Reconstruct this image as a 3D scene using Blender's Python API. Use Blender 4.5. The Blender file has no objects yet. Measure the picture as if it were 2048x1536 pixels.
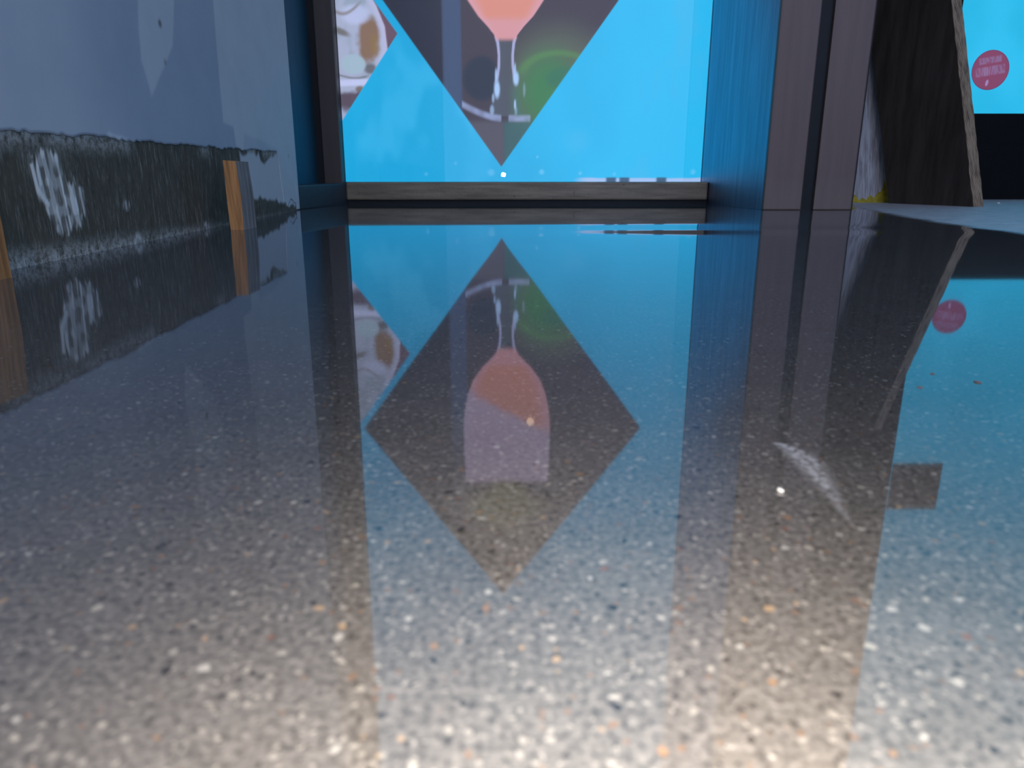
import bpy, bmesh, math, random
import numpy as np
from mathutils import Vector, Matrix

# Dimensions below are in units of the lens height above the floor (U = 7.5 cm),
# x to the right, y into the room, z up.
U = 0.075
random.seed(4)
sc = bpy.context.scene
col = sc.collection

# ------------------------------------------------------------------ helpers
def lin(r, g, b):
    f = lambda c: (c / 255 / 12.92) if c / 255 <= 0.04045 else ((c / 255 + 0.055) / 1.055) ** 2.4
    return (f(r), f(g), f(b), 1.0)

def tag(o, label=None, cat=None, group=None, kind=None):
    if label: o['label'] = label
    if cat: o['category'] = cat
    if group: o['group'] = group
    if kind: o['kind'] = kind
    return o

def empty(name, loc=(0, 0, 0), parent=None):
    o = bpy.data.objects.new(name, None)
    o.location = [c * U for c in loc]
    o.empty_display_size = 0.02
    col.objects.link(o)
    if parent: o.parent = parent
    return o

def link(name, me, mat, parent=None):
    o = bpy.data.objects.new(name, me)
    col.objects.link(o)
    if mat: me.materials.append(mat)
    if parent:
        o.parent = parent
        o.matrix_parent_inverse = Matrix.Translation(parent.location).inverted()
    return o

def from_bm(name, bm, mat, parent=None, bevel=0.0, smooth=False):
    if bevel:
        bmesh.ops.bevel(bm, geom=list(bm.edges), offset=bevel * U, segments=2, affect='EDGES', profile=0.6)
    bmesh.ops.recalc_face_normals(bm, faces=bm.faces)
    me = bpy.data.meshes.new(name)
    bm.to_mesh(me); bm.free()
    if smooth:
        for p in me.polygons: p.use_smooth = True
    return link(name, me, mat, parent)

def prism(name, pts, z0, z1, mat, parent=None, bevel=0.0):
    """Extrude a plan outline (list of (x, y)) from z0 to z1."""
    bm = bmesh.new()
    lo = [bm.verts.new((x * U, y * U, z0 * U)) for x, y in pts]
    hi = [bm.verts.new((x * U, y * U, z1 * U)) for x, y in pts]
    bm.faces.new(lo[::-1]); bm.faces.new(hi)
    n = len(pts)
    for i in range(n):
        bm.faces.new((lo[i], lo[(i + 1) % n], hi[(i + 1) % n], hi[i]))
    return from_bm(name, bm, mat, parent, bevel)

def box(name, x0, x1, y0, y1, z0, z1, mat, parent=None, bevel=0.0):
    return prism(name, [(x0, y0), (x1, y0), (x1, y1), (x0, y1)], z0, z1, mat, parent, bevel)

def grid_mesh(name, P, cols=None, attr='print'):
    """P: (rows, cols, 3) array in U units -> quad mesh with an optional colour attribute."""
    r, c, _ = P.shape
    me = bpy.data.meshes.new(name)
    idx = np.arange(r * c).reshape(r, c)
    q = np.stack([idx[:-1, :-1], idx[:-1, 1:], idx[1:, 1:], idx[1:, :-1]], -1).reshape(-1, 4)
    me.vertices.add(r * c); me.vertices.foreach_set('co', (P * U).astype(np.float32).ravel())
    me.loops.add(q.size); me.loops.foreach_set('vertex_index', q.astype(np.int32).ravel())
    me.polygons.add(len(q))
    me.polygons.foreach_set('loop_start', np.arange(0, q.size, 4, dtype=np.int32))
    me.polygons.foreach_set('loop_total', np.full(len(q), 4, dtype=np.int32))
    me.update(calc_edges=True)
    if cols is not None:
        a = me.color_attributes.new(attr, 'FLOAT_COLOR', 'POINT')
        rgba = np.ones((r * c, 4), np.float32); rgba[:, :3] = cols.reshape(-1, 3)
        a.data.foreach_set('color', rgba.ravel())
    return me

def vnoise(x, y, seed=0):
    """smooth value noise 0..1"""
    xi = np.floor(x).astype(np.int64); yi = np.floor(y).astype(np.int64)
    fx = x - xi; fy = y - yi
    fx = fx * fx * (3 - 2 * fx); fy = fy * fy * (3 - 2 * fy)
    def h(a, b):
        v = np.sin(a * 127.1 + b * 311.7 + seed * 74.7) * 43758.5453
        return v - np.floor(v)
    return (h(xi, yi) * (1 - fx) + h(xi + 1, yi) * fx) * (1 - fy) + (h(xi, yi + 1) * (1 - fx) + h(xi + 1, yi + 1) * fx) * fy

def fbm(x, y, seed=0, n=3):
    s = 0; a = 0.5; t = 0
    for k in range(n):
        s = s + a * vnoise(x * 2 ** k, y * 2 ** k, seed + k * 13); t += a; a *= 0.5
    return s / t

def sstep(a, b, x):
    t = np.clip((x - a) / (b - a), 0, 1)
    return t * t * (3 - 2 * t)

def poly_sd(x, y, pts):
    """signed distance to a polygon, negative inside"""
    d = np.full(x.shape, 1e9); inside = np.zeros(x.shape, bool)
    n = len(pts)
    for i in range(n):
        ax, ay = pts[i]; bx, by = pts[(i + 1) % n]
        ex, ey = bx - ax, by - ay
        t = np.clip(((x - ax) * ex + (y - ay) * ey) / (ex * ex + ey * ey), 0, 1)
        d = np.minimum(d, np.hypot(x - ax - t * ex, y - ay - t * ey))
        c = ((ay > y) != (by > y)) & (x < (bx - ax) * (y - ay) / ((by - ay) if by != ay else 1e-9) + ax)
        inside ^= c
    return np.where(inside, -d, d)

def mixc(c, new, m):
    return c * (1 - m[..., None]) + np.array(new[:3]) * m[..., None]

# ------------------------------------------------------------------ node helpers
class N:
    def __init__(self, name):
        self.m = bpy.data.materials.new(name); self.m.use_nodes = True
        self.t = self.m.node_tree; self.t.nodes.clear()
        self.out = self.t.nodes.new('ShaderNodeOutputMaterial')
    def add(self, kind, **kw):
        n = self.t.nodes.new('ShaderNode' + kind)
        for k, v in kw.items():
            if k in n.inputs: n.inputs[k].default_value = v
            else: setattr(n, k, v)
        return n
    def ln(self, a, b): self.t.links.new(a, b)
    def math(self, op, a, b=None, c=None, clamp=False):
        n = self.t.nodes.new('ShaderNodeMath'); n.operation = op; n.use_clamp = clamp
        for i, v in enumerate((a, b, c)):
            if v is None: continue
            if isinstance(v, (int, float)): n.inputs[i].default_value = v
            else: self.ln(v, n.inputs[i])
        return n.outputs[0]
    def mix(self, fac, a, b, blend='MIX'):
        n = self.t.nodes.new('ShaderNodeMix'); n.data_type = 'RGBA'; n.blend_type = blend
        for s, v in ((n.inputs[0], fac), (n.inputs[6], a), (n.inputs[7], b)):
            if isinstance(v, (int, float)): s.default_value = v
            elif isinstance(v, tuple): s.default_value = v if len(v) == 4 else v + (1,)
            else: self.ln(v, s)
        return n.outputs[2]
    def ramp(self, fac, stops, interp='LINEAR'):
        n = self.t.nodes.new('ShaderNodeValToRGB'); r = n.color_ramp; r.interpolation = interp
        while len(r.elements) < len(stops): r.elements.new(0.5)
        for e, (p, c) in zip(r.elements, stops):
            e.position = p; e.color = c if len(c) == 4 else tuple(c) + (1,)
        self.ln(fac, n.inputs[0]); return n.outputs[0]
    def coords(self, scale=(1, 1, 1), rot=(0, 0, 0)):
        g = self.add('NewGeometry'); mp = self.add('Mapping')
        mp.inputs['Scale'].default_value = [s / U for s in scale]
        mp.inputs['Rotation'].default_value = rot
        self.ln(g.outputs['Position'], mp.inputs[0]); return mp.outputs[0]
    def noise(self, vec, scale, detail=3, rough=0.55):
        n = self.add('TexNoise'); n.inputs['Scale'].default_value = scale
        n.inputs['Detail'].default_value = detail; n.inputs['Roughness'].default_value = rough
        self.ln(vec, n.inputs['Vector']); return n.outputs['Fac']
    def bump(self, h, strength, dist):
        b = self.add('Bump'); b.inputs['Strength'].default_value = strength; b.inputs['Distance'].default_value = dist
        self.ln(h, b.inputs['Height']); return b.outputs[0]
    def principled(self, color=None, rough=0.5, metal=0.0, spec=0.5, normal=None):
        p = self.add('BsdfPrincipled')
        for key, v in (('Base Color', color), ('Roughness', rough), ('Metallic', metal), ('Specular IOR Level', spec)):
            if v is None: continue
            if isinstance(v, tuple): p.inputs[key].default_value = v if len(v) == 4 else v + (1,)
            elif isinstance(v, (int, float)): p.inputs[key].default_value = v
            else: self.ln(v, p.inputs[key])
        if normal is not None: self.ln(normal, p.inputs['Normal'])
        self.ln(p.outputs[0], self.out.inputs[0]); return p

# ------------------------------------------------------------------ materials
def mat_floor():
    n = N('polished_concrete')
    v = n.coords()                       # position in U
    # --- aggregate colour
    fine = n.noise(v, 46, 3, 0.65)
    base = n.ramp(fine, [(0.30, (0.12, 0.11, 0.105)), (0.46, (0.28, 0.265, 0.25)), (0.58, (0.37, 0.35, 0.335)), (0.74, (0.58, 0.55, 0.51))])
    patchy = n.noise(v, 3.2, 3, 0.6)
    base = n.mix(0.35, base, n.ramp(patchy, [(0.3, (0.50, 0.49, 0.49)), (0.7, (1.0, 0.99, 0.97))]), 'MULTIPLY')
    warp = n.add('TexNoise'); warp.inputs['Scale'].default_value = 30; n.ln(v, warp.inputs['Vector'])
    wv = n.add('VectorMath', operation='MULTIPLY_ADD')
    n.ln(warp.outputs['Color'], wv.inputs[0]); wv.inputs[1].default_value = (0.03, 0.03, 0.03); n.ln(v, wv.inputs[2])
    for scale, thr, stops in (
        (52, 0.56, [(0.0, (.30, .29, .28)), (0.46, (.60, .57, .53)), (0.64, (.38, .25, .17)), (0.70, (.10, .09, .085)), (0.80, (.60, .57, .52)), (0.90, (.22, .20, .19))]),
        (27, 0.40, [(0.0, (.31, .30, .285)), (0.62, (.74, .70, .62)), (0.72, (.52, .33, .20)), (0.80, (.82, .80, .75)), (0.88, (.055, .05, .05)), (0.92, (.40, .21, .14)), (0.955, (.72, .52, .33))])):
        vo = n.add('TexVoronoi', voronoi_dimensions='3D'); vo.inputs['Scale'].default_value = scale
        n.ln(wv.outputs[0], vo.inputs['Vector'])
        sep = n.add('SeparateColor'); n.ln(vo.outputs['Color'], sep.inputs[0])
        size = n.math('MULTIPLY', sep.outputs[1], thr)
        m = n.math('LESS_THAN', vo.outputs['Distance'], size)
        soft = n.math('SUBTRACT', size, vo.outputs['Distance'])
        soft = n.math('MULTIPLY', soft, 9, clamp=True)
        pal = n.ramp(sep.outputs[0], stops, 'CONSTANT')
        has = n.math('GREATER_THAN', sep.outputs[0], stops[1][0])
        base = n.mix(n.math('MULTIPLY', soft, has), base, pal)
    base = n.mix(1.0, base, (0.30, 0.30, 0.305), 'MULTIPLY')
    # --- worn white scuff left on the polish
    sx = n.add('SeparateXYZ'); n.ln(v, sx.inputs[0])
    X, Y = sx.outputs[0], sx.outputs[1]
    t = n.math('DIVIDE', n.math('SUBTRACT', 2.66, Y), 0.72)          # 0 at the far tip, 1 at the near end
    inside = n.math('MULTIPLY', n.math('GREATER_THAN', t, 0.0), n.math('LESS_THAN', t, 1.0))
    tq = n.math('POWER', n.math('MAXIMUM', n.math('MINIMUM', t, 1.0), 0.0), 0.5)
    mid = n.math('ADD', 1.0, n.math('MULTIPLY', n.math('SINE', n.math('MULTIPLY', tq, 3.14159)), 0.06))
    tc = n.math('POWER', n.math('MAXIMUM', n.math('MINIMUM', t, 1.0), 0.0), 0.55)
    wid = n.math('MULTIPLY', n.math('SINE', n.math('MULTIPLY', tc, 3.14159)), 0.065)
    d = n.math('DIVIDE', n.math('ABSOLUTE', n.math('SUBTRACT', X, mid)), n.math('ADD', wid, 0.002))
    sm = n.math('SUBTRACT', 1.0, d, clamp=True)
    fade = n.math('SUBTRACT', 1.0, n.math('MULTIPLY', t, 0.9), clamp=True)
    sn = n.ramp(n.noise(v, 38, 3, 0.7), [(0.36, (0, 0, 0)), (0.62, (1, 1, 1))])
    scuff = n.math('MULTIPLY', n.math('MULTIPLY', n.math('MULTIPLY', sm, inside), fade), sn)
    scuff = n.math('MULTIPLY', scuff, 2.2, clamp=True)
    base = n.mix(n.math('MULTIPLY', scuff, 0.8), base, (0.34, 0.34, 0.36))
    # --- dull unpolished strip on the right
    edge = n.math('ADD', 8.35, n.math('MULTIPLY', n.math('POWER', n.math('DIVIDE', n.math('MAXIMUM', n.math('SUBTRACT', Y, 10.0), 0.0), 11.0), 2.0), 1.35))
    en = n.math('MULTIPLY', n.math('SUBTRACT', n.noise(v, 0.8, 3), 0.5), 0.5)
    dull = n.math('MULTIPLY', n.math('SUBTRACT', n.math('ADD', X, en), edge), 2.2, clamp=True)
    dn = n.ramp(n.noise(v, 2.5, 4, 0.7), [(0.3, (0.36, 0.35, 0.37)), (0.7, (0.60, 0.58, 0.60))])
    base = n.mix(dull, base, dn)
    # --- shading: matt ground aggregate under a clear polished surface
    wave = n.noise(n.coords((0.12, 0.10, 0.12)), 1.0, 1, 0.4)
    fineb = n.noise(v, 9, 2, 0.5)
    h = n.math('ADD', n.math('MULTIPLY', wave, 1.0), n.math('MULTIPLY', fineb, 0.0016))
    # shallow dip worn across the floor just before the sill
    gx = n.math('MULTIPLY', n.math('SUBTRACT', X, 5.2), 0.27)
    gy = n.math('MULTIPLY', n.math('SUBTRACT', Y, 13.6), 1.1)
    dip = n.math('EXPONENT', n.math('MULTIPLY', n.math('ADD', n.math('MULTIPLY', gx, gx), n.math('MULTIPLY', gy, gy)), -1.0))
    h = n.math('SUBTRACT', h, n.math('MULTIPLY', dip, DIP))
    bm_ = n.bump(h, 1.0, WAVE * U)
    dif = n.add('BsdfDiffuse'); n.ln(base, dif.inputs['Color'])
    gl = n.add('BsdfGlossy'); n.ln(bm_, gl.inputs['Normal'])
    n.ln(n.math('ADD', 0.033, n.math('MULTIPLY', n.math('MAXIMUM', dull, scuff), 0.34)), gl.inputs['Roughness'])
    gl.inputs['Color'].default_value = (0.93, 0.95, 1.0, 1)
    fr = n.add('Fresnel'); fr.inputs['IOR'].default_value = FLOOR_IOR; n.ln(bm_, fr.inputs['Normal'])
    f = n.math('MULTIPLY', fr.outputs[0], n.math('SUBTRACT', 1.0, n.math('MULTIPLY', n.math('MAXIMUM', dull, scuff), 0.72)))
    mx = n.add('MixShader'); n.ln(f, mx.inputs[0]); n.ln(dif.outputs[0], mx.inputs[1]); n.ln(gl.outputs[0], mx.inputs[2])
    n.ln(mx.outputs[0], n.out.inputs[0])
    return n.m

FLOOR_IOR = 1.95
WAVE = 0.016
DIP = 1.6

def mat_paint():
    n = N('grey_wall_paint')
    a = n.add('VertexColor', layer_name='print')
    sep = n.add('SeparateColor'); n.ln(a.outputs[0], sep.inputs[0])
    v = n.coords()
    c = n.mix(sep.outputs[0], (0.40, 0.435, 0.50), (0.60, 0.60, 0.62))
    c = n.mix(sep.outputs[1], c, (0.78, 0.78, 0.80))
    c = n.mix(sep.outputs[2], c, (0.16, 0.13, 0.11))
    c = n.mix(0.5, c, n.ramp(n.noise(v, 1.2, 4, 0.6), [(0.25, (0.80, 0.82, 0.86)), (0.75, (1, 1, 1))]), 'MULTIPLY')
    b = n.bump(n.noise(v, 7, 4, 0.6), 0.25, 0.02 * U)
    n.principled(c, 0.62, spec=0.3, normal=b)
    return n.m

def mat_concrete_base():
    n = N('bare_concrete_base')
    a = n.add('VertexColor', layer_name='print')
    sep = n.add('SeparateColor'); n.ln(a.outputs[0], sep.inputs[0])
    # trowel streaks run up the wall, leaning slightly
    v = n.coords((1, 1, 0.13)); v2 = n.coords((1, 1, 1))
    s1 = n.noise(n.coords((1, 1, 0.3)), 8, 5, 0.75); s2 = n.noise(v, 22, 3, 0.7); blot = n.noise(v2, 1.3, 4, 0.6)
    c = n.ramp(s1, [(0.30, (0.055, 0.046, 0.033)), (0.55, (0.110, 0.092, 0.068)), (0.74, (0.27, 0.235, 0.18))])
    c = n.mix(n.ramp(s2, [(0.56, (0, 0, 0)), (0.74, (0.8, 0.8, 0.8))]), c, (0.36, 0.345, 0.31))
    c = n.mix(n.ramp(blot, [(0.40, (0.0, 0.0, 0.0)), (0.75, (0.55, 0.55, 0.55))]), c, (0.10, 0.09, 0.06))
    # grout crust and dried adhesive, green channel; left-over paint, red channel
    crust = n.math('MULTIPLY', sep.outputs[1], n.ramp(n.noise(v2, 11, 4, 0.75), [(0.36, (0, 0, 0)), (0.60, (1, 1, 1))]))
    c = n.mix(crust, c, (0.55, 0.51, 0.47))
    c = n.mix(sep.outputs[0], c, (0.56, 0.565, 0.59))
    c = n.mix(sep.outputs[2], c, (0.86, 0.80, 0.74))
    hb = n.math('ADD', n.math('MULTIPLY', s1, 0.6), n.math('MULTIPLY', sep.outputs[2], 0.5))
    n.principled(c, 0.8, spec=0.25, normal=n.bump(hb, 0.5, 0.05 * U))
    return n.m

def mat_print(name, strength, rough=0.4):
    n = N(name)
    a = n.add('VertexColor', layer_name='print')
    p = n.principled((0.02, 0.02, 0.02), rough, spec=0.2)
    n.ln(a.outputs[0], p.inputs['Emission Color']); p.inputs['Emission Strength'].default_value = strength
    return n.m

def mat_glass():
    n = N('window_glass')
    tr = n.add('BsdfTransparent'); gl = n.add('BsdfGlossy'); gl.inputs['Roughness'].default_value = 0.0
    fr = n.add('Fresnel'); fr.inputs['IOR'].default_value = 1.45
    geo = n.add('NewGeometry')
    f = n.math('MULTIPLY', fr.outputs[0], n.math('SUBTRACT', 1.0, geo.outputs['Backfacing']))   # one reflection, at the front face
    mx = n.add('MixShader'); n.ln(f, mx.inputs[0]); n.ln(tr.outputs[0], mx.inputs[1]); n.ln(gl.outputs[0], mx.inputs[2])
    n.ln(mx.outputs[0], n.out.inputs[0]); return n.m

def mat_metal(name, c, rough, metal=1.0, streak=0.25, dirt=0.0):
    n = N(name)
    v = n.coords((1, 1, 0.06))
    s = n.noise(v, 6, 4, 0.6)
    k = n.ramp(s, [(0.3, (1 - streak,) * 3), (0.7, (1, 1, 1))])
    cc = n.mix(1.0, (c[0], c[1], c[2]), k, 'MULTIPLY')
    if dirt:
        sx = n.add('SeparateXYZ'); n.ln(n.coords(), sx.inputs[0])
        # splashed cement film near the floor (a deposit with a ragged top)
        top = n.math('ADD', 0.62, n.math('MULTIPLY', n.noise(n.coords(), 1.6, 4, 0.7), 0.7))
        low = n.math('MULTIPLY', n.math('SUBTRACT', top, sx.outputs[2]), 1.6, clamp=True)
        cc = n.mix(n.math('MULTIPLY', low, dirt), cc, (0.20, 0.16, 0.12))
    p = n.principled(cc, rough, metal, normal=n.bump(n.noise(n.coords(), 3, 4, 0.6), 0.08, 0.03 * U))
    return n.m

def mat_rail():
    n = N('dirty_sill_metal')
    v = n.coords((0.25, 1, 3)); v2 = n.coords()
    a = n.noise(v, 2.2, 5, 0.65); b = n.noise(v2, 7, 4, 0.7)
    c = n.ramp(a, [(0.30, (0.13, 0.095, 0.062)), (0.52, (0.22, 0.165, 0.11)), (0.72, (0.30, 0.235, 0.16))])
    c = n.mix(n.ramp(b, [(0.62, (0, 0, 0)), (0.72, (0.8, 0.8, 0.8))]), c, (0.05, 0.04, 0.03))
    n.principled(c, 0.5, 0.3, normal=n.bump(b, 0.3, 0.03 * U)); return n.m

def mat_plain(name, c, rough=0.7, spec=0.3, nscale=4, var=0.3):
    n = N(name)
    k = n.ramp(n.noise(n.coords(), nscale, 4, 0.6), [(0.3, (1 - var,) * 3), (0.7, (1, 1, 1))])
    n.principled(n.mix(1.0, tuple(c), k, 'MULTIPLY'), rough, spec=spec); return n.m

def mat_wood(name, dark, light, stretch=(1, 1, 0.08), scale=7, rough=0.65, rot=(0, 0, 0), spec=0.25, wave=0.2):
    n = N(name)
    v = n.coords(stretch, rot)
    a = n.noise(v, scale, 5, 0.6)
    w = n.add('TexWave', wave_type='BANDS', bands_direction='DIAGONAL')
    w.inputs['Scale'].default_value = scale * 0.8; w.inputs['Distortion'].default_value = 5
    w.inputs['Detail'].default_value = 3; n.ln(v, w.inputs['Vector'])
    f = n.math('ADD', n.math('MULTIPLY', a, 1.0 - wave), n.math('MULTIPLY', w.outputs['Fac'], wave))
    c = n.ramp(f, [(0.32, tuple(dark)), (0.62, tuple(light))])
    n.principled(c, rough, spec=spec, normal=n.bump(f, 0.35, 0.03 * U)); return n.m

M = {}
M['floor'] = mat_floor()
M['paint'] = mat_paint()
M['concrete'] = mat_concrete_base()
M['print'] = mat_print('backlit_window_print', 1.0)
M['sticker'] = mat_print('vinyl_sticker', 0.8)
M['glass'] = mat_glass()
M['jamb'] = mat_metal('anodised_jamb', (0.30, 0.36, 0.50), 0.42, 1.0, 0.3, 0.0)
M['strip'] = mat_metal('bronze_anodised_strip', (0.150, 0.092, 0.076), 0.5, 0.2, 0.18, 0.25)
M['darkstrip'] = mat_metal('dark_anodised_strip', (0.075, 0.055, 0.045), 0.5, 0.2, 0.2)
M['teal'] = mat_metal('dark_return_panel', (0.03, 0.13, 0.20), 0.6, 0.7, 0.2)
M['rubber'] = mat_plain('black_rubber', (0.008, 0.008, 0.009), 0.6)
M['black'] = mat_plain('black_kick_panel', (0.006, 0.006, 0.0065), 0.75, 0.15)
M['rail'] = mat_rail()
M['sill'] = mat_metal('painted_sill_block', (0.035, 0.05, 0.065), 0.5, 0.2, 0.3, 0.0)
M['stake'] = mat_wood('orange_pine', (0.26, 0.115, 0.040), (0.52, 0.24, 0.085), (1, 1, 0.07), 11, wave=0.1)
M['stakeside'] = mat_wood('grey_stake_side', (0.14, 0.11, 0.10), (0.32, 0.27, 0.25), (1, 1, 0.07), 9, wave=0.0)  # greyer wood for the faces turned to the right
M['plank'] = mat_wood('dark_plywood_face', (0.034, 0.025, 0.019), (0.070, 0.054, 0.044), (1, 1, 0.12), 3, wave=0.0)
M['plankedge'] = mat_wood('raw_sawn_edge', (0.10, 0.060, 0.038), (0.42, 0.28, 0.18), (1, 1, 0.10), 8)
M['board'] = mat_wood('weathered_grey_wood', (0.20, 0.17, 0.17), (0.46, 0.42, 0.42), (1, 0.3, 0.04), 15, wave=0.0)
M['yellow'] = mat_plain('yellow_marking_paint', (0.50, 0.36, 0.02), 0.6, 0.3, 6, 0.5)
M['ceiling'] = mat_plain('ceiling_plaster', (0.42, 0.43, 0.45), 0.9)
M['wallgrey'] = mat_plain('plain_grey_wall', (0.34, 0.36, 0.40), 0.8)
M['white'] = mat_plain('white_paint', (0.86, 0.84, 0.80), 0.6)
M['grit'] = mat_plain('black_grit', (0.01, 0.01, 0.01), 0.7)
M['flake'] = mat_plain('brown_flake', (0.24, 0.16, 0.14), 0.7)
M['patch'] = mat_plain('dark_square_vinyl', (0.055, 0.05, 0.045), 0.6)

# ------------------------------------------------------------------ the setting
floor = box('floor', -14, 36, -20, 31, -0.6, 0, M['floor'])
tag(floor, 'polished grey concrete floor with speckled aggregate and mirror reflections', 'floor', kind='structure')
ceil = box('ceiling', -14, 36, -14, 31, 32, 33, M['ceiling'])
tag(ceil, 'plain grey ceiling above the room', 'ceiling', kind='structure')

WX = lambda s: -5.0 - 0.045 * s            # the left wall runs slightly outwards
def wall_pts(s, z, off):                   # off = distance out of the wall towards the room
    return np.stack([WX(s) + off, s + 0 * z, z + 0 * s], -1)

# bare concrete at the foot of the wall
S, Z = np.meshgrid(np.concatenate([np.arange(5.5, 8.4, 0.045), np.arange(8.4, 9.8, 0.014), np.arange(9.8, 21.11, 0.045)]), np.arange(0.0, 1.75, 0.03))
R_ = sstep(0.05, -0.05, poly_sd(S, Z + 0.14 * (vnoise(S * 5, Z * 2, 3) - 0.5), [(16.2, 1.38), (17.6, 1.40), (17.75, 1.20), (18.0, 1.13), (18.2, 1.28), (18.7, 1.40), (21.3, 1.55), (21.3, 0.10), (20.7, 0.10), (19.85, 0.20), (18.4, 0.36), (16.2, 0.50)]))
streak = sstep(0.48, 0.66, vnoise((S + 0.10 * Z) * 24, Z * 1.3, 8)) * 0.6 + 0.4 * sstep(0.40, 0.60, vnoise(S * 14, Z * 9, 5))
ps = poly_sd(S + 0.22 * (vnoise(S * 16, Z * 3, 4) - 0.5), Z + 0.12 * (vnoise(S * 24, Z * 3, 14) - 0.5), [(8.66, 1.20), (8.95, 1.26), (9.22, 1.18), (9.32, 0.95), (9.62, 0.78), (9.57, 0.55), (9.42, 0.40), (9.20, 0.27), (8.80, 0.32), (8.78, 0.62), (8.60, 0.85), (8.58, 1.05)])
B_ = sstep(0.03, -0.03, ps) * (0.12 + 0.88 * streak)
lip = sstep(0.03, -0.01, poly_sd(S, Z, [(8.58, 1.08), (8.63, 1.10), (8.67, 0.85), (8.84, 0.64), (8.80, 0.60), (8.62, 0.78)]))
B_ = np.maximum(B_, lip)
for cs, cz, rr in ((10.75, 0.55, 0.10), (10.95, 0.05, 0.14), (15.9, 1.0, 0.10), (13.8, 0.05, 0.12)):
    B_ = np.maximum(B_, 0.6 * sstep(1.0, 0.3, np.hypot((S - cs) / (rr * 1.4), (Z - cz) / rr)) * sstep(.3, .6, vnoise(S * 20, Z * 9, 9)))
top_edge = 1.40 + 0.0065 * (S - 5)
G_ = np.clip(sstep(0.30, 0.0, Z + 0.02 * (S - 8)) * 1.0 + 0.75 * sstep(0.28, 0.0, top_edge - Z) * sstep(0.45, 0.6, vnoise(S * 1.7, Z * 0 + 2, 6)), 0, 1)
base_me = grid_mesh('concrete_base', wall_pts(S, Z, 0.0), np.stack([R_, G_, B_], -1))
wallroot = empty('wall_left', (WX(13), 13, 0))
tag(wallroot, 'left wall of grey painted plaster above a bare concrete strip', 'wall', kind='structure')
link('concrete_base', base_me, M['concrete'], wallroot)

# painted plaster layer with a ragged lower edge
s_ = np.concatenate([np.arange(-14, 5, 0.5), np.arange(5, 21.101, 0.035), [21.12]])
rows = np.concatenate([np.linspace(0, 1, 130) ** 1.0 * 5.2, [6, 8, 12, 18, 25, 32]])
low = 1.40 + 0.0065 * (s_ - 5) + 0.035 * (vnoise(s_ * 9, 0 * s_, 2) - 0.5) + 0.05 * (vnoise(s_ * 2, 0 * s_, 7) - 0.5)
corner = sstep(19.15, 19.55, s_)
low = low * (1 - corner) + corner * (0.20 + 0.28 * (vnoise(s_ * 5, 0 * s_ + 3, 5) - 0.4))
low[s_ > 20.75] = 0.02
SS = np.repeat(s_[None, :], len(rows), 0)
ZZ = low[None, :] + (32 - low[None, :]) * (rows[:, None] / 32)
wob = 0.10 * (fbm(SS * 2, ZZ * 2, 11) - 0.5)
patch = sstep(0.05, -0.03, poly_sd(SS + wob, ZZ, [(11.9, 5.5), (12.5, 5.9), (13.3, 4.8), (13.42, 3.74), (13.15, 3.0), (12.05, 2.14), (11.84, 2.6), (12.0, 3.45)]))
right = sstep(0.04, -0.03, poly_sd(SS + 0.5 * wob, ZZ, [(15.3, 33), (15.45, 4.15), (15.36, 3.26), (15.3, 1.95), (15.9, 1.90), (16.0, 1.55), (15.95, 0.0), (22, -1), (22, 33)]))
left = 0.6 * sstep(12.2, 9.6, SS + 0.25 * ZZ) + 0 * wob  # light gradient painted in: plaster paler towards the near end
Rm = np.clip(np.maximum(np.maximum(patch * 0.9, right), left) - 0.45 * sstep(0.06, -0.03, poly_sd(SS + wob, ZZ, [(16.4, 1.4), (16.6, 1.78), (17.6, 1.72), (19.3, 1.52), (19.2, 1.35)])), 0, 1)  # minus a faint shadow painted just above the lower edge
Gm = 0.8 * sstep(0.05, -0.03, poly_sd(SS, ZZ + wob, [(10.3, 1.40), (10.5, 1.52), (11.0, 1.47), (11.4, 1.40)])) + 0.6 * sstep(.06, 0, np.abs(SS - 20.85) ) * (ZZ < 1.4) * sstep(.4, .7, vnoise(SS * 5, ZZ * 9, 3))
Bm = 0.9 * sstep(1, 0.3, np.hypot((SS - 12.72) / 0.10, (ZZ - 3.26) / 0.09)) + 0.55 * sstep(1, 0.3, np.hypot((SS - 12.75) / 0.09, (ZZ - 2.70) / 0.07)) + 0.5 * sstep(1, .3, np.hypot((SS - 20.3) / .09, (ZZ - 1.42) / .06))
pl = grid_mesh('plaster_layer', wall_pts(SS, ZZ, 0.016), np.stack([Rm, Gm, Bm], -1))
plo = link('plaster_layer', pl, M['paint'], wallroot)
so = plo.modifiers.new('thickness', 'SOLIDIFY'); so.thickness = 0.014 * U; so.offset = -1.0
# body of the wall behind both layers
prism('wall_core', [(WX(-14) - 0.01, -14), (WX(21.1) - 0.01, 21.1), (-9.5, 21.1), (-9.5, -14)], 0, 32, M['wallgrey'], wallroot)

wr = box('wall_right', 34.5, 36, -14, 31, 0, 32, M['wallgrey'])
tag(wr, 'plain grey wall at the far right of the room', 'wall', kind='structure')
wb = prism('wall_back', [(-9.5, 30.25), (36, 30.25), (36, 31), (-9.5, 31)], 0, 32, M['wallgrey'])
tag(wb, 'outer wall line behind the shop windows', 'wall', kind='structure')

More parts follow.
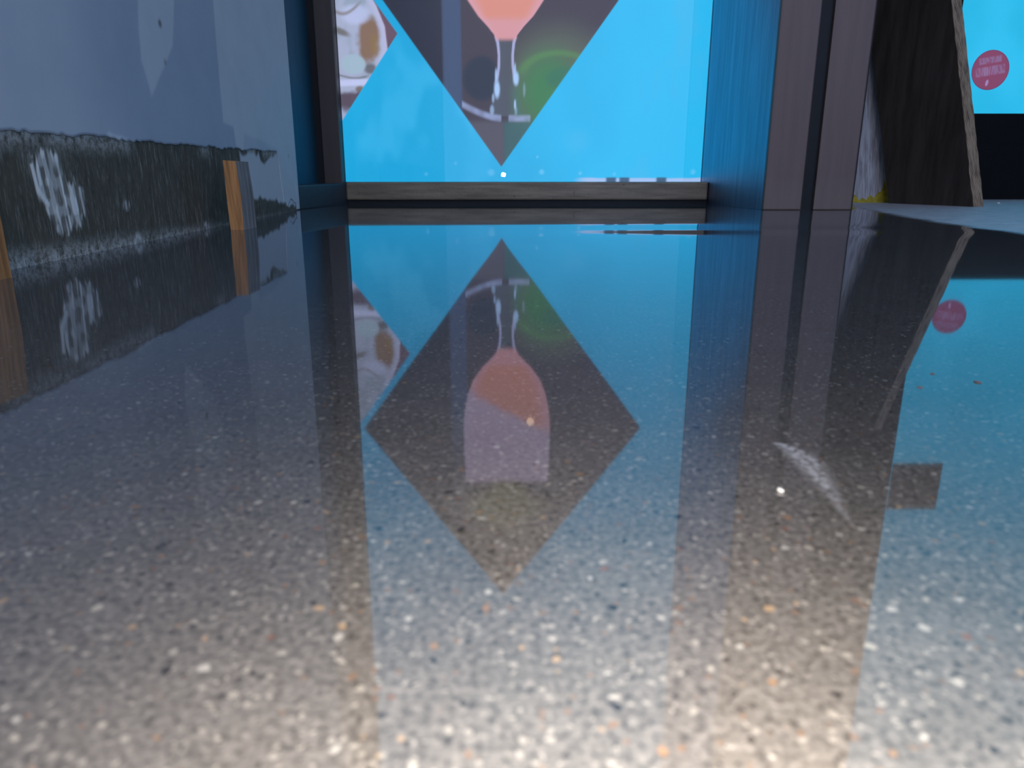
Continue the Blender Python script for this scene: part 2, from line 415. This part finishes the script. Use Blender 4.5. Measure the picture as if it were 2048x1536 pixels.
# ------------------------------------------------------------------ window 1 (glazed opening with print)
w1 = empty('window_1', (0.4, 25.6, 0))
tag(w1, 'tall glazed opening in a metal frame straight ahead', 'window', kind='structure')
box('bottom_rail', -5.46, 6.44, 25.0, 26.0, 0.13, 0.70, M['rail'], w1, 0.05)
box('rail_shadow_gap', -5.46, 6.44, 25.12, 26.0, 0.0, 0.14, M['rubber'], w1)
prism('left_return_panel', [(-6.47, 21.25), (-6.47, 26.2), (-9.4, 26.2), (-9.4, 21.25)], 0, 32, M['teal'], w1)
box('gasket', -6.47, -6.24, 25.45, 26.2, 0.0, 32, M['rubber'], w1)
box('left_frame_strip', -6.24, -5.64, 25.38, 26.2, 0.0, 32, M['darkstrip'], w1, 0.03)
prism('sill_block', [(-6.47, 21.3), (-5.97, 21.3), (-5.46, 25.0), (-5.46, 25.37), (-6.47, 25.37)], 0.0, 0.66, M['sill'], w1, 0.04)
prism('right_jamb', [(6.40, 26.2), (6.40, 25.5), (6.98, 21.12), (9.38, 21.12), (9.38, 26.2)], 0, 32, M['jamb'], w1, 0.02)
box('head', -5.64, 6.40, 25.4, 26.2, 28, 32, M['darkstrip'], w1)
box('front_strip', 6.97, 8.02, 20.96, 21.12, 0, 32, M['strip'], w1, 0.035)
box('front_strip', 8.36, 9.42, 20.96, 21.12, 0, 32, M['strip'], w1, 0.035)
box('strip_gasket', 8.02, 8.36, 21.06, 21.115, 0, 32, M['rubber'], w1)
box('side_cover', 9.39, 9.46, 21.0, 28.2, 0, 32, M['rubber'], w1)
tag(prism('glass_pane', [(-5.64, 25.46), (6.40, 25.665), (6.40, 25.725), (-5.64, 25.52)], 0.66, 28, M['glass'], w1), 'clear glass pane')

# ------------------------------------------------------------------ the window print
def rgb(*c): return np.array(lin(*c)[:3])
def poster_colours(x, z):
    c = np.zeros(x.shape + (3,))
    n1 = fbm(x * 0.35, z * 0.25, 21)
    k = sstep(0.25, 0.75, n1 * 0.6 + 0.4 * sstep(-4, 6, x))
    c[:] = rgb(24, 166, 222); c = mixc(c, rgb(34, 185, 241), k)
    c = mixc(c, rgb(58, 183, 237), 0.6 * sstep(0.55, 0.8, fbm(x * 0.9 + 3, z * 0.5, 33)))
    # pressed-in bubbles and torn light along the lower edge
    for bx, bz, br, a in ((1.0, 1.02, .12, .5), (2.3, 0.98, .08, .5), (3.45, 0.95, .08, .4), (6.1, 1.02, .12, .4), (-.7, 1.0, .16, .35), (.85, 1.5, .06, .5), (-2.9, .95, .08, .3), (-1.9, 1.3, .08, .25)):
        c = mixc(c, rgb(120, 205, 248), a * sstep(1.0, 0.4, np.hypot((x - bx) / br, (z - bz) / br)))
    c = mixc(c, rgb(160, 190, 235), sstep(0.84, 0.80, z + 0.03 * (vnoise(x * 3, x * 0, 6) - 0.5)) * sstep(2.0, 2.6, x))
    for gx in (3.35, 3.8, 5.05): c = mixc(c, rgb(25, 60, 90), 0.9 * sstep(0.86, 0.82, z) * sstep(0.22, 0.12, np.abs(x - gx)))
    # ---- glass-of-drink photograph in the large diamond
    dm = np.abs(x + 0.36) / 5.13 + np.abs(z - 8.13) / 6.94
    D = sstep(1.004, 0.997, dm)
    p = np.zeros_like(c); p[:] = rgb(60, 47, 53)
    p = mixc(p, rgb(46, 48, 62), sstep(9, 14, z) * 0.5)
    p = mixc(p, rgb(44, 46, 62), sstep(-2.05, -2.25, x))
    p = mixc(p, rgb(58, 72, 104), sstep(-2.26, -2.18, x) * sstep(-1.60, -1.68, x) * sstep(11, 7, z))
    gd = np.hypot((x - 1.5) / 2.0, (z - 3.6) / 2.0)
    p = mixc(p, rgb(84, 92, 74), sstep(1.25, 0.55, gd) * sstep(-.3, .2, x))
    p = mixc(p, rgb(58, 118, 64), sstep(1.0, 0.25, np.hypot((x - 1.2) / 1.45, (z - 3.55) / 1.75)) * sstep(-.2, .25, x))
    ring = np.abs(np.hypot((x - 1.5) / 1.2, (z - 4.0) / 0.72) - 1)
    p = mixc(p, rgb(84, 140, 66), 0.55 * sstep(0.22, 0.0, ring) * sstep(3.9, 4.3, z))
    p = mixc(p, rgb(48, 108, 78), 0.8 * sstep(1, 0.6, np.hypot((x - 1.75) / 0.8, (z - 3.95) / 0.42)))
    # shadow ball behind the stem
    p = mixc(p, rgb(33, 35, 46), 1.0 * sstep(1.08, 0.86, np.hypot((x + 1.0) / 0.62, (z - 3.95) / 0.70)))
    # tip of the diamond
    tip = sstep(2.75, 2.5, z)
    p = mixc(p, rgb(84, 80, 90), 0.8 * tip * sstep(-.22, -.30, x)); p = mixc(p, rgb(52, 98, 98), 0.75 * tip * sstep(-.30, -.22, x))
    # stem and bowl
    zz = np.array([2.85, 3.0, 3.4, 3.75, 3.95, 4.3, 4.65, 5.0, 5.25, 5.5, 5.8, 6.25, 6.8, 7.4, 8.0, 8.8, 9.6, 10.3])
    hw = np.array([.55, .50, .44, .40, .33, .26, .25, .29, .37, .58, .88, 1.20, 1.42, 1.54, 1.60, 1.60, 1.57, 1.54])
    w = np.interp(z, zz, hw); u = np.abs(x + 0.20) / w
    stem = (z > 2.8) & (z < 5.2)
    sm = sstep(1.05, 0.92, u) * stem
    p = mixc(p, rgb(78, 86, 96), 0.7 * sm * sstep(0.4, -0.3, x)); p = mixc(p, rgb(62, 112, 96), 0.5 * sm * sstep(3.9, 3.5, z) * sstep(-.2, .2, x))
    p = mixc(p, rgb(168, 172, 215), 0.95 * stem * sstep(0.22, 0.08, np.abs(u - 0.88)) * sstep(3.7, 4.0, z))
    for hx, hz, ax, az, a in ((-.49, 3.62, .13, .38, 1), (.13, 3.95, .13, .30, 1), (.10, 4.2, .05, .3, .8), (-.52, 4.05, .05, .3, .8), (.10, 3.15, .05, .22, .9), (-.62, 3.35, .06, .2, .6), (-.66, 2.98, .10, .22, .55), (.13, 2.95, .06, .2, .4), (.4, 3.6, .06, .3, .3)):
        p = mixc(p, rgb(165, 198, 242), a * sstep(1.0, 0.35, np.hypot((x - hx) / ax, (z - hz) / az)))
    # foot of the glass: bright arc
    fz = 2.72 + 0.42 * np.clip((-(x + 0.35)) / 1.25, 0, 2) ** 1.6
    arc = sstep(0.16, 0.03, np.abs(z - fz)) * (((x > -1.65) & (x < -.35)) | ((x > -.12) & (x < .62)))
    p = mixc(p, rgb(155, 170, 215), 0.8 * arc * (0.6 + 0.4 * vnoise(x * 6, z * 6, 2)))
    bowl = sstep(1.03, 0.97, u) * sstep(5.02, 5.2, z) * sstep(10.35, 10.2, z)
    drink = np.zeros_like(c); drink[:] = rgb(214, 138, 120)
    drink = mixc(drink, rgb(212, 156, 172), sstep(0.62, 1.0, u) * 0.8)
    drink = mixc(drink, rgb(208, 152, 166), 0.65 * sstep(5.85, 5.6, z))
    foam = sstep(-0.15, 0.25, (z - 7.25) + 0.55 * (-x - 0.5) + 0.4 * (fbm(x * 1.5, z * 1.5, 44) - 0.5))
    drink = mixc(drink, rgb(186, 168, 200), foam * 0.9)
    p = p * (1 - bowl[..., None]) + drink * bowl[..., None]
    gar = sstep(0.9, 0.4, np.hypot((x + 0.2) / 1.9, (z - 11.2) / 1.5) + 0.5 * (fbm(x * 1.5, z * 1.5, 51) - 0.5))
    p = mixc(p, rgb(128, 122, 62), gar * 0.9 * sstep(10.1, 10.4, z))
    c = c * (1 - D[..., None]) + p * D[..., None]
    # ---- jar photograph in the diamond at the left
    dj = np.abs(x + 8.80) / 5.12 + np.abs(z - 5.29) / 6.94
    J = sstep(1.004, 0.997, dj)
    q = np.zeros_like(c); q[:] = rgb(92, 82, 98)
    q = mixc(q, rgb(112, 84, 104), 0.6 * sstep(4.6, 5.2, z))
    q = mixc(q, rgb(160, 172, 205), sstep(3.05, 2.75, z + 0.5 * (x + 5.3) + 0.25 * (fbm(x * 3, z * 3, 9) - .5)))
    jw = np.interp(z, [3.3, 3.7, 4.1, 4.8, 5.5, 6.1, 6.4, 7.5, 9.0], [-4.75, -4.5, -4.28, -4.02, -4.08, -4.32, -4.5, -4.6, -4.6])
    jar = sstep(0.03, -0.03, x - jw) * sstep(3.42, 3.58, z + 0.22 * (fbm(x * 4, z * 4, 17) - 0.5))
    g = np.zeros_like(c); g[:] = rgb(166, 176, 206)
    nb = fbm(x * 2.2, z * 1.6, 63)
    g = mixc(g, rgb(140, 158, 180), 0.7 * sstep(0.45, 0.65, nb))
    g = mixc(g, rgb(132, 104, 82), 0.95 * sstep(1.15, 0.55, np.hypot((x + 4.62 - 0.05 * np.sin(z * 5)) / 0.42, (z - 5.15) / 0.78) + 0.5 * (fbm(x * 4, z * 4, 71) - 0.5)))
    g = mixc(g, rgb(140, 116, 74), 0.6 * sstep(1, 0.4, np.hypot((x + 4.42) / 0.22, (z - 4.95) / 0.45)))
    g = mixc(g, rgb(96, 88, 72), 0.75 * sstep(1, 0.3, np.hypot((x + 5.5) / 0.42, (z - 5.35 + 0.35 * (x + 5.5)) / 0.16)))
    g = mixc(g, rgb(88, 84, 84), 0.8 * sstep(1, 0.4, np.hypot((x + 4.60) / 0.30, (z - 4.24) / 0.22)))
    g = mixc(g, rgb(160, 186, 205), 0.9 * sstep(1, 0.75, np.hypot((x + 5.15) / 0.45, (z - 4.38) / 0.34)))
    g = mixc(g, rgb(186, 196, 236), 0.8 * sstep(1, 0.5, np.hypot((x + 5.0) / 0.6, (z - 5.85) / 0.38)))
    g = mixc(g, rgb(120, 108, 92), 0.7 * sstep(0.1, 0.0, np.abs(z - 6.12 + 0.25 * np.sin(x * 3.2))) * sstep(-4.7, -5.0, x))
    g = mixc(g, rgb(84, 78, 66), 0.6 * sstep(0.06, 0.0, np.abs(z - 4.02 - 0.06 * np.sin(x * 4))) * sstep(-4.6, -4.8, x))
    g = mixc(g, rgb(192, 200, 240), sstep(0.14, 0.05, np.abs(z - 3.83 - 0.04 * (x + 5))))
    g = mixc(g, rgb(118, 98, 84), 0.85 * sstep(1, 0.4, np.hypot((x + 4.98) / 0.20, (z - 3.62) / 0.13)))
    g = mixc(g, rgb(180, 186, 222), 0.9 * sstep(0.24, 0.02, jw - x - 0.06) * sstep(4.0, 4.6, z))
    g = mixc(g, rgb(200, 190, 225), 0.9 * sstep(0.05, 0.0, jw - x))
    q = q * (1 - jar[..., None]) + g * jar[..., None]
    c = c * (1 - J[..., None]) + q * J[..., None]
    return c

px_ = np.arange(-5.62, 6.385, 0.03)
pz_ = np.concatenate([np.arange(0.70, 6.8, 0.028), np.arange(6.8, 27.9, 0.07)])
PX, PZ = np.meshgrid(px_, pz_)
pm = grid_mesh('window_poster', np.stack([PX, np.full_like(PX, 25.80), PZ], -1), poster_colours(PX, PZ))
poster = link('window_poster', pm, M['print'])
tag(poster, 'blue backlit window print with diamond photos of a drink glass and jar', 'poster')

# ------------------------------------------------------------------ window 2 (right)
w2 = empty('window_2', (20, 29.8, 0))
tag(w2, 'glazed window at the right above a black kick panel', 'window', kind='structure')
box('kick_panel', 15.74, 34.4, 29.3, 30.2, 0.0, 3.13, M['black'], w2, 0.02)
box('frame_panel', 9.46, 15.74, 28.3, 30.2, 0.0, 32, M['black'], w2, 0.02)
box('head', 15.74, 34.4, 29.3, 30.2, 28, 32, M['black'], w2)
tag(box('glass_pane', 15.74, 34.4, 29.74, 29.80, 3.13, 28, M['glass'], w2), 'clear glass pane')
fx = np.linspace(15.74, 34.4, 90); fz = np.linspace(3.13, 28, 120)
FX, FZ = np.meshgrid(fx, fz)
fc = np.zeros(FX.shape + (3,)); fc[:] = rgb(34, 184, 232)
fc = mixc(fc, rgb(44, 192, 241), sstep(.35, .7, fbm(FX * .5, FZ * .4, 91)))
film = link('window_film', grid_mesh('window_film', np.stack([FX, np.full_like(FX, 29.84), FZ], -1), fc), M['print'])
tag(film, 'plain bright blue film covering the right window behind the leaning plank', 'window film')

# round sticker on the glass: disc with a thin edge, pale worn lettering
def round_sticker():
    nr, na = 60, 160
    r = np.linspace(0, 1, nr); a = np.linspace(0, 2 * np.pi, na + 1)
    Rr, A = np.meshgrid(r, a, indexing='ij')
    lx, lz = Rr * np.cos(A), Rr * np.sin(A)
    ca, sa = math.cos(0.16), math.sin(0.16)
    tx, tz = lx * ca + lz * sa, -lx * sa + lz * ca       # lettering is set slightly tilted
    c = np.zeros(lx.shape + (3,)); c[:] = rgb(138, 76, 116)
    c = mixc(c, rgb(152, 74, 104), 0.7 * fbm(lx * 2 + 5, lz * 2, 3))
    pale = rgb(150, 122, 168)
    row1 = sstep(.19, .13, np.abs(tz - .50)) * sstep(.62, .55, np.abs(tx)) * (.35 + .65 * sstep(.35, .6, vnoise(tx * 11, tz * 6, 3)))
    row2 = sstep(.26, .20, np.abs(tz + .03)) * sstep(.80, .74, np.abs(tx)) * (.30 + .70 * sstep(.4, .6, vnoise(tx * 9 + tz * 2, tz * 2.5, 12)))
    c = mixc(c, pale, .75 * np.clip(row1 + row2, 0, 1))
    for k in range(5):                                    # upright strokes of the worn word
        c = mixc(c, rgb(165, 130, 180), .7 * sstep(.035, .012, np.abs(tx + .42 - k * .13 - .12 * tz)) * sstep(.24, .18, np.abs(tz + .03)))
    drop = np.hypot((tx + .18 - .25 * (tz + .62)) / .085, (tz + .62) / .17)
    c = mixc(c, rgb(176, 150, 205), .9 * sstep(1.05, .8, drop))
    c = mixc(c, rgb(110, 62, 110), .7 * sstep(.93, .99, Rr))
    P = np.stack([17.93 + 0.70 * lx, np.full_like(lx, 29.73), 4.69 + 0.70 * lz], -1)
    return grid_mesh('round_sticker', P, c)
st = link('round_sticker', round_sticker(), M['sticker'])
tag(st, 'round pink sticker with worn pale lettering on the right window glass', 'sticker')
sm_ = st.modifiers.new('thickness', 'SOLIDIFY'); sm_.thickness = 0.004 * U
sq = box('square_sticker', 16.56, 18.72, 29.70, 29.735, 11.15, 13.3, M['patch'], None, 0.005)
tag(sq, 'dark square notice stuck high on the right window, seen in the floor reflection', 'notice')

# ------------------------------------------------------------------ loose timber
def stake_mesh(name, w, d, h, top_cut):
    bm = bmesh.new()
    n = 10
    ring = []
    for k in range(n + 1):
        t = k / n
        j = lambda a: a + 0.008 * math.sin(5 * t + a * 40)
        sx = w * (1 - 0.04 * t); sy = d * (1 - 0.06 * t)
        zt = h * t
        lean = -0.03 * t
        ring.append([bm.verts.new(((lean + x * sx + 0.006 * math.sin(7 * t + x * 9)) * U, (y * sy + 0.006 * math.cos(6 * t + y * 7)) * U, (zt + (top_cut * (x + .5) if k == n else 0)) * U)) for x, y in ((-.5, -.5), (.5, -.5), (.5, .5), (-.5, .5))])
    for a, b in zip(ring, ring[1:]):
        for i in range(4): bm.faces.new((a[i], a[(i + 1) % 4], b[(i + 1) % 4], b[i]))
    bm.faces.new(ring[0][::-1]); bm.faces.new(ring[-1])
    ed = [e for e in bm.edges if len(e.link_faces) == 2 and e.calc_face_angle(0) > 0.6]
    bmesh.ops.bevel(bm, geom=ed, offset=0.018 * U, segments=2, affect='EDGES')
    bmesh.ops.recalc_face_normals(bm, faces=bm.faces)
    me = bpy.data.meshes.new(name)
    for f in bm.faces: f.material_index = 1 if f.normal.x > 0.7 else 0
    bm.to_mesh(me); bm.free()
    return me
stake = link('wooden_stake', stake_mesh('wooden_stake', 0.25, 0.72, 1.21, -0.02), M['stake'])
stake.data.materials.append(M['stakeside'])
stake.location = (-4.985 * U, 13.95 * U, 0); stake.rotation_euler.z = math.radians(1)
tag(stake, 'short orange wooden block standing near the corner end of the left wall', 'wooden block', 'wooden blocks along the left wall')
s2 = stake.copy(); s2.data = stake.data.copy(); s2.data.polygons.foreach_set('material_index', [0] * len(s2.data.polygons)); col.objects.link(s2)
s2.location = (-5.09 * U, 6.95 * U, 0); s2.rotation_euler.z = math.radians(-2)
tag(s2, 'short orange wooden block cut off by the left edge of the picture', 'wooden block', 'wooden blocks along the left wall')

# leaning plank
pr = empty('leaning_plank', (13.4, 24.2, 0))
tag(pr, 'dark wide wooden plank leaning beside the metal frame by the right window', 'plank')
Bp = Vector((14.0, 22.9, 0)); wdir = Vector((0.42, -0.907, 0)); back = Vector((0.907, 0.42, 0))
up = Vector((-0.125, 0.265, 1))
def plank_piece(name, w0, w1, t0, t1, L, mat, bevel):
    bm = bmesh.new(); vs = []
    for zz in (0, L):
        for w, t in ((w0, t0), (w1, t0), (w1, t1), (w0, t1)):
            p = Bp + wdir * w + back * t + up * zz
            vs.append(bm.verts.new(p * U))
    for f in ((3, 2, 1, 0), (4, 5, 6, 7), (0, 1, 5, 4), (1, 2, 6, 5), (2, 3, 7, 6), (3, 0, 4, 7)):
        bm.faces.new([vs[i] for i in f])
    bmesh.ops.subdivide_edges(bm, edges=[e for e in bm.edges if abs(e.verts[0].co.z - e.verts[1].co.z) > 1 * U], cuts=30)
    rnd = random.Random(3)
    for v in bm.verts:
        v.co += Vector((rnd.uniform(-1, 1), rnd.uniform(-1, 1), 0)) * bevel * U * (0 if v.co.z < 0.02 * U else 1)
    return from_bm(name, bm, mat, pr)
plank_piece('face', -2.98, -0.02, 0.0, 0.46, 8.0, M['plank'], 0.006)
tag(plank_piece('sawn_edge', -0.02, 0.0, 0.0, 0.46, 8.0, M['plankedge'], 0.010), 'raw brown sawn edge')

# weathered board behind it, with a yellow painted foot
br = empty('weathered_board', (11.8, 26.3, 0))
tag(br, 'weathered grey board with yellow paint at its foot, between metal frame and plank', 'board')
def board(name, x0, x1, y0, y1, z0f, z1f, mat, nx=24):
    bm = bmesh.new(); rows = []
    for k in range(nx + 1):
        x = x0 + (x1 - x0) * k / nx
        za, zb = z0f(x), z1f(x)
        rows.append([bm.verts.new(((x) * U, (y + 0.24 * z) * U, z * U)) for y, z in ((y0, za), (y1, za), (y1, zb), (y0, zb))])
    for a, b in zip(rows, rows[1:]):
        for i in range(4): bm.faces.new((a[i], b[i], b[(i + 1) % 4], a[(i + 1) % 4]))
    bm.faces.new(rows[0]); bm.faces.new(rows[-1][::-1])
    return from_bm(name, bm, mat, br)
board('timber', 10.3, 13.02, 26.15, 26.65, lambda x: 0.0, lambda x: 7.6, M['board'])
def ytop(x):
    return 0.16 + 0.10 * math.sin(x * 7) * math.cos(x * 17) + (0.85 * max(0, (x - 12.45) / 0.57) ** 1.5) + 0.12 * max(0, 12.0 - x)
tag(board('painted_foot', 10.29, 13.03, 26.135, 26.155, lambda x: 0.0, ytop, M['yellow'], 60), 'yellow paint at the foot')

# ------------------------------------------------------------------ crumbs on the floor
def crumb(name, loc, size, flat, mat, label, cat, seed):
    bm = bmesh.new(); bmesh.ops.create_icosphere(bm, subdivisions=2, radius=1)
    rnd = random.Random(seed); k = [rnd.uniform(0.7, 1.25) for _ in range(12)]
    for v in bm.verts:
        a = math.atan2(v.co.y, v.co.x); f = 1 + 0.22 * math.sin(2 * a + k[0] * 5) + 0.14 * math.sin(3 * a + k[1] * 9)
        v.co = Vector((v.co.x * size[0] * f, v.co.y * size[1] * f, (v.co.z + 1) * flat)) * U
    o = from_bm(name, bm, mat, None, smooth=True)
    o.location = (loc[0] * U, loc[1] * U, 0)
    tag(o, label, cat)
crumb('paint_chip', (0.874, 2.207), (0.0095, 0.013), 0.006, M['white'], 'bright white paint chip on the floor just below the white scuff', 'paint chip', 1)
crumb('grit_crumb', (-0.146, 1.923), (0.008, 0.012), 0.006, M['grit'], 'black grit crumb on the floor below the reflected glass', 'grit', 2)
crumb('brown_flake', (2.307, 3.503), (0.017, 0.017), 0.003, M['flake'], 'brown flake on the floor, rightmost of three in the blue reflection', 'debris', 3)
crumb('brown_flake', (1.975, 3.415), (0.015, 0.012), 0.002, M['flake'], 'brown flake on the floor, nearest the reflected plank of three in blue', 'debris', 4)
crumb('brown_flake', (2.172, 3.663), (0.015, 0.010), 0.002, M['flake'], 'brown flake on the floor, middle of three in the blue reflection', 'debris', 5)

M['red'] = mat_plain('dark_red', (0.20, 0.015, 0.015), 0.7)
crumb('white_glint', (15.95, 24.8), (0.06, 0.05), 0.035, M['white'], 'tiny white stand-in for a glint on the floor just right of the leaning plank foot', 'scrap', 6)  # pale piece added in place of a small reflected glint
crumb('red_bit', (16.75, 24.6), (0.09, 0.06), 0.03, M['red'], 'tiny dark red bit on the floor in front of the black kick panel', 'scrap', 7)  # small flat red piece lying on the floor

# ------------------------------------------------------------------ light
w = bpy.data.worlds.new('room_ambience'); sc.world = w; w.use_nodes = True
bg = w.node_tree.nodes['Background']
bg.inputs[0].default_value = (0.44, 0.62, 1.0, 1); bg.inputs[1].default_value = 2.1

def point(name, loc, power, radius, color):
    l = bpy.data.lights.new(name, 'POINT'); l.energy = power; l.shadow_soft_size = radius; l.color = color
    o = bpy.data.objects.new(name, l); o.location = [c * U for c in loc]; col.objects.link(o); return o
tl = bpy.data.lights.new('phone_torch', 'SPOT'); tl.energy = 7.2; tl.shadow_soft_size = 0.011; tl.color = (1.0, 0.89, 0.76)
tl.spot_size = math.radians(160); tl.spot_blend = 1.0
to = bpy.data.objects.new('phone_torch', tl); to.location = (0.30 * U, -0.05 * U, 0.86 * U)
to.rotation_euler = (math.radians(20), 0, 0); col.objects.link(to)
point('ceiling_lamp', (3.17, -16, 22.1), 20.0, 0.027, (1.0, 0.72, 0.42))

# ------------------------------------------------------------------ camera
cd = bpy.data.cameras.new('camera'); cam = bpy.data.objects.new('camera', cd); col.objects.link(cam)
cd.sensor_width = 36; cd.lens = 1470 / 2048 * 36; cd.clip_start = 0.005
cam.location = (0, 0, U); cam.rotation_euler = (math.radians(90 - 16.05), 0, 0)
cd.dof.use_dof = True; cd.dof.focus_distance = 0.8; cd.dof.aperture_fstop = 20
sc.camera = cam
vs = sc.view_settings
vs.view_transform = 'Standard'; vs.look = 'None'; vs.exposure = 0; vs.gamma = 1; vs.use_curve_mapping = False
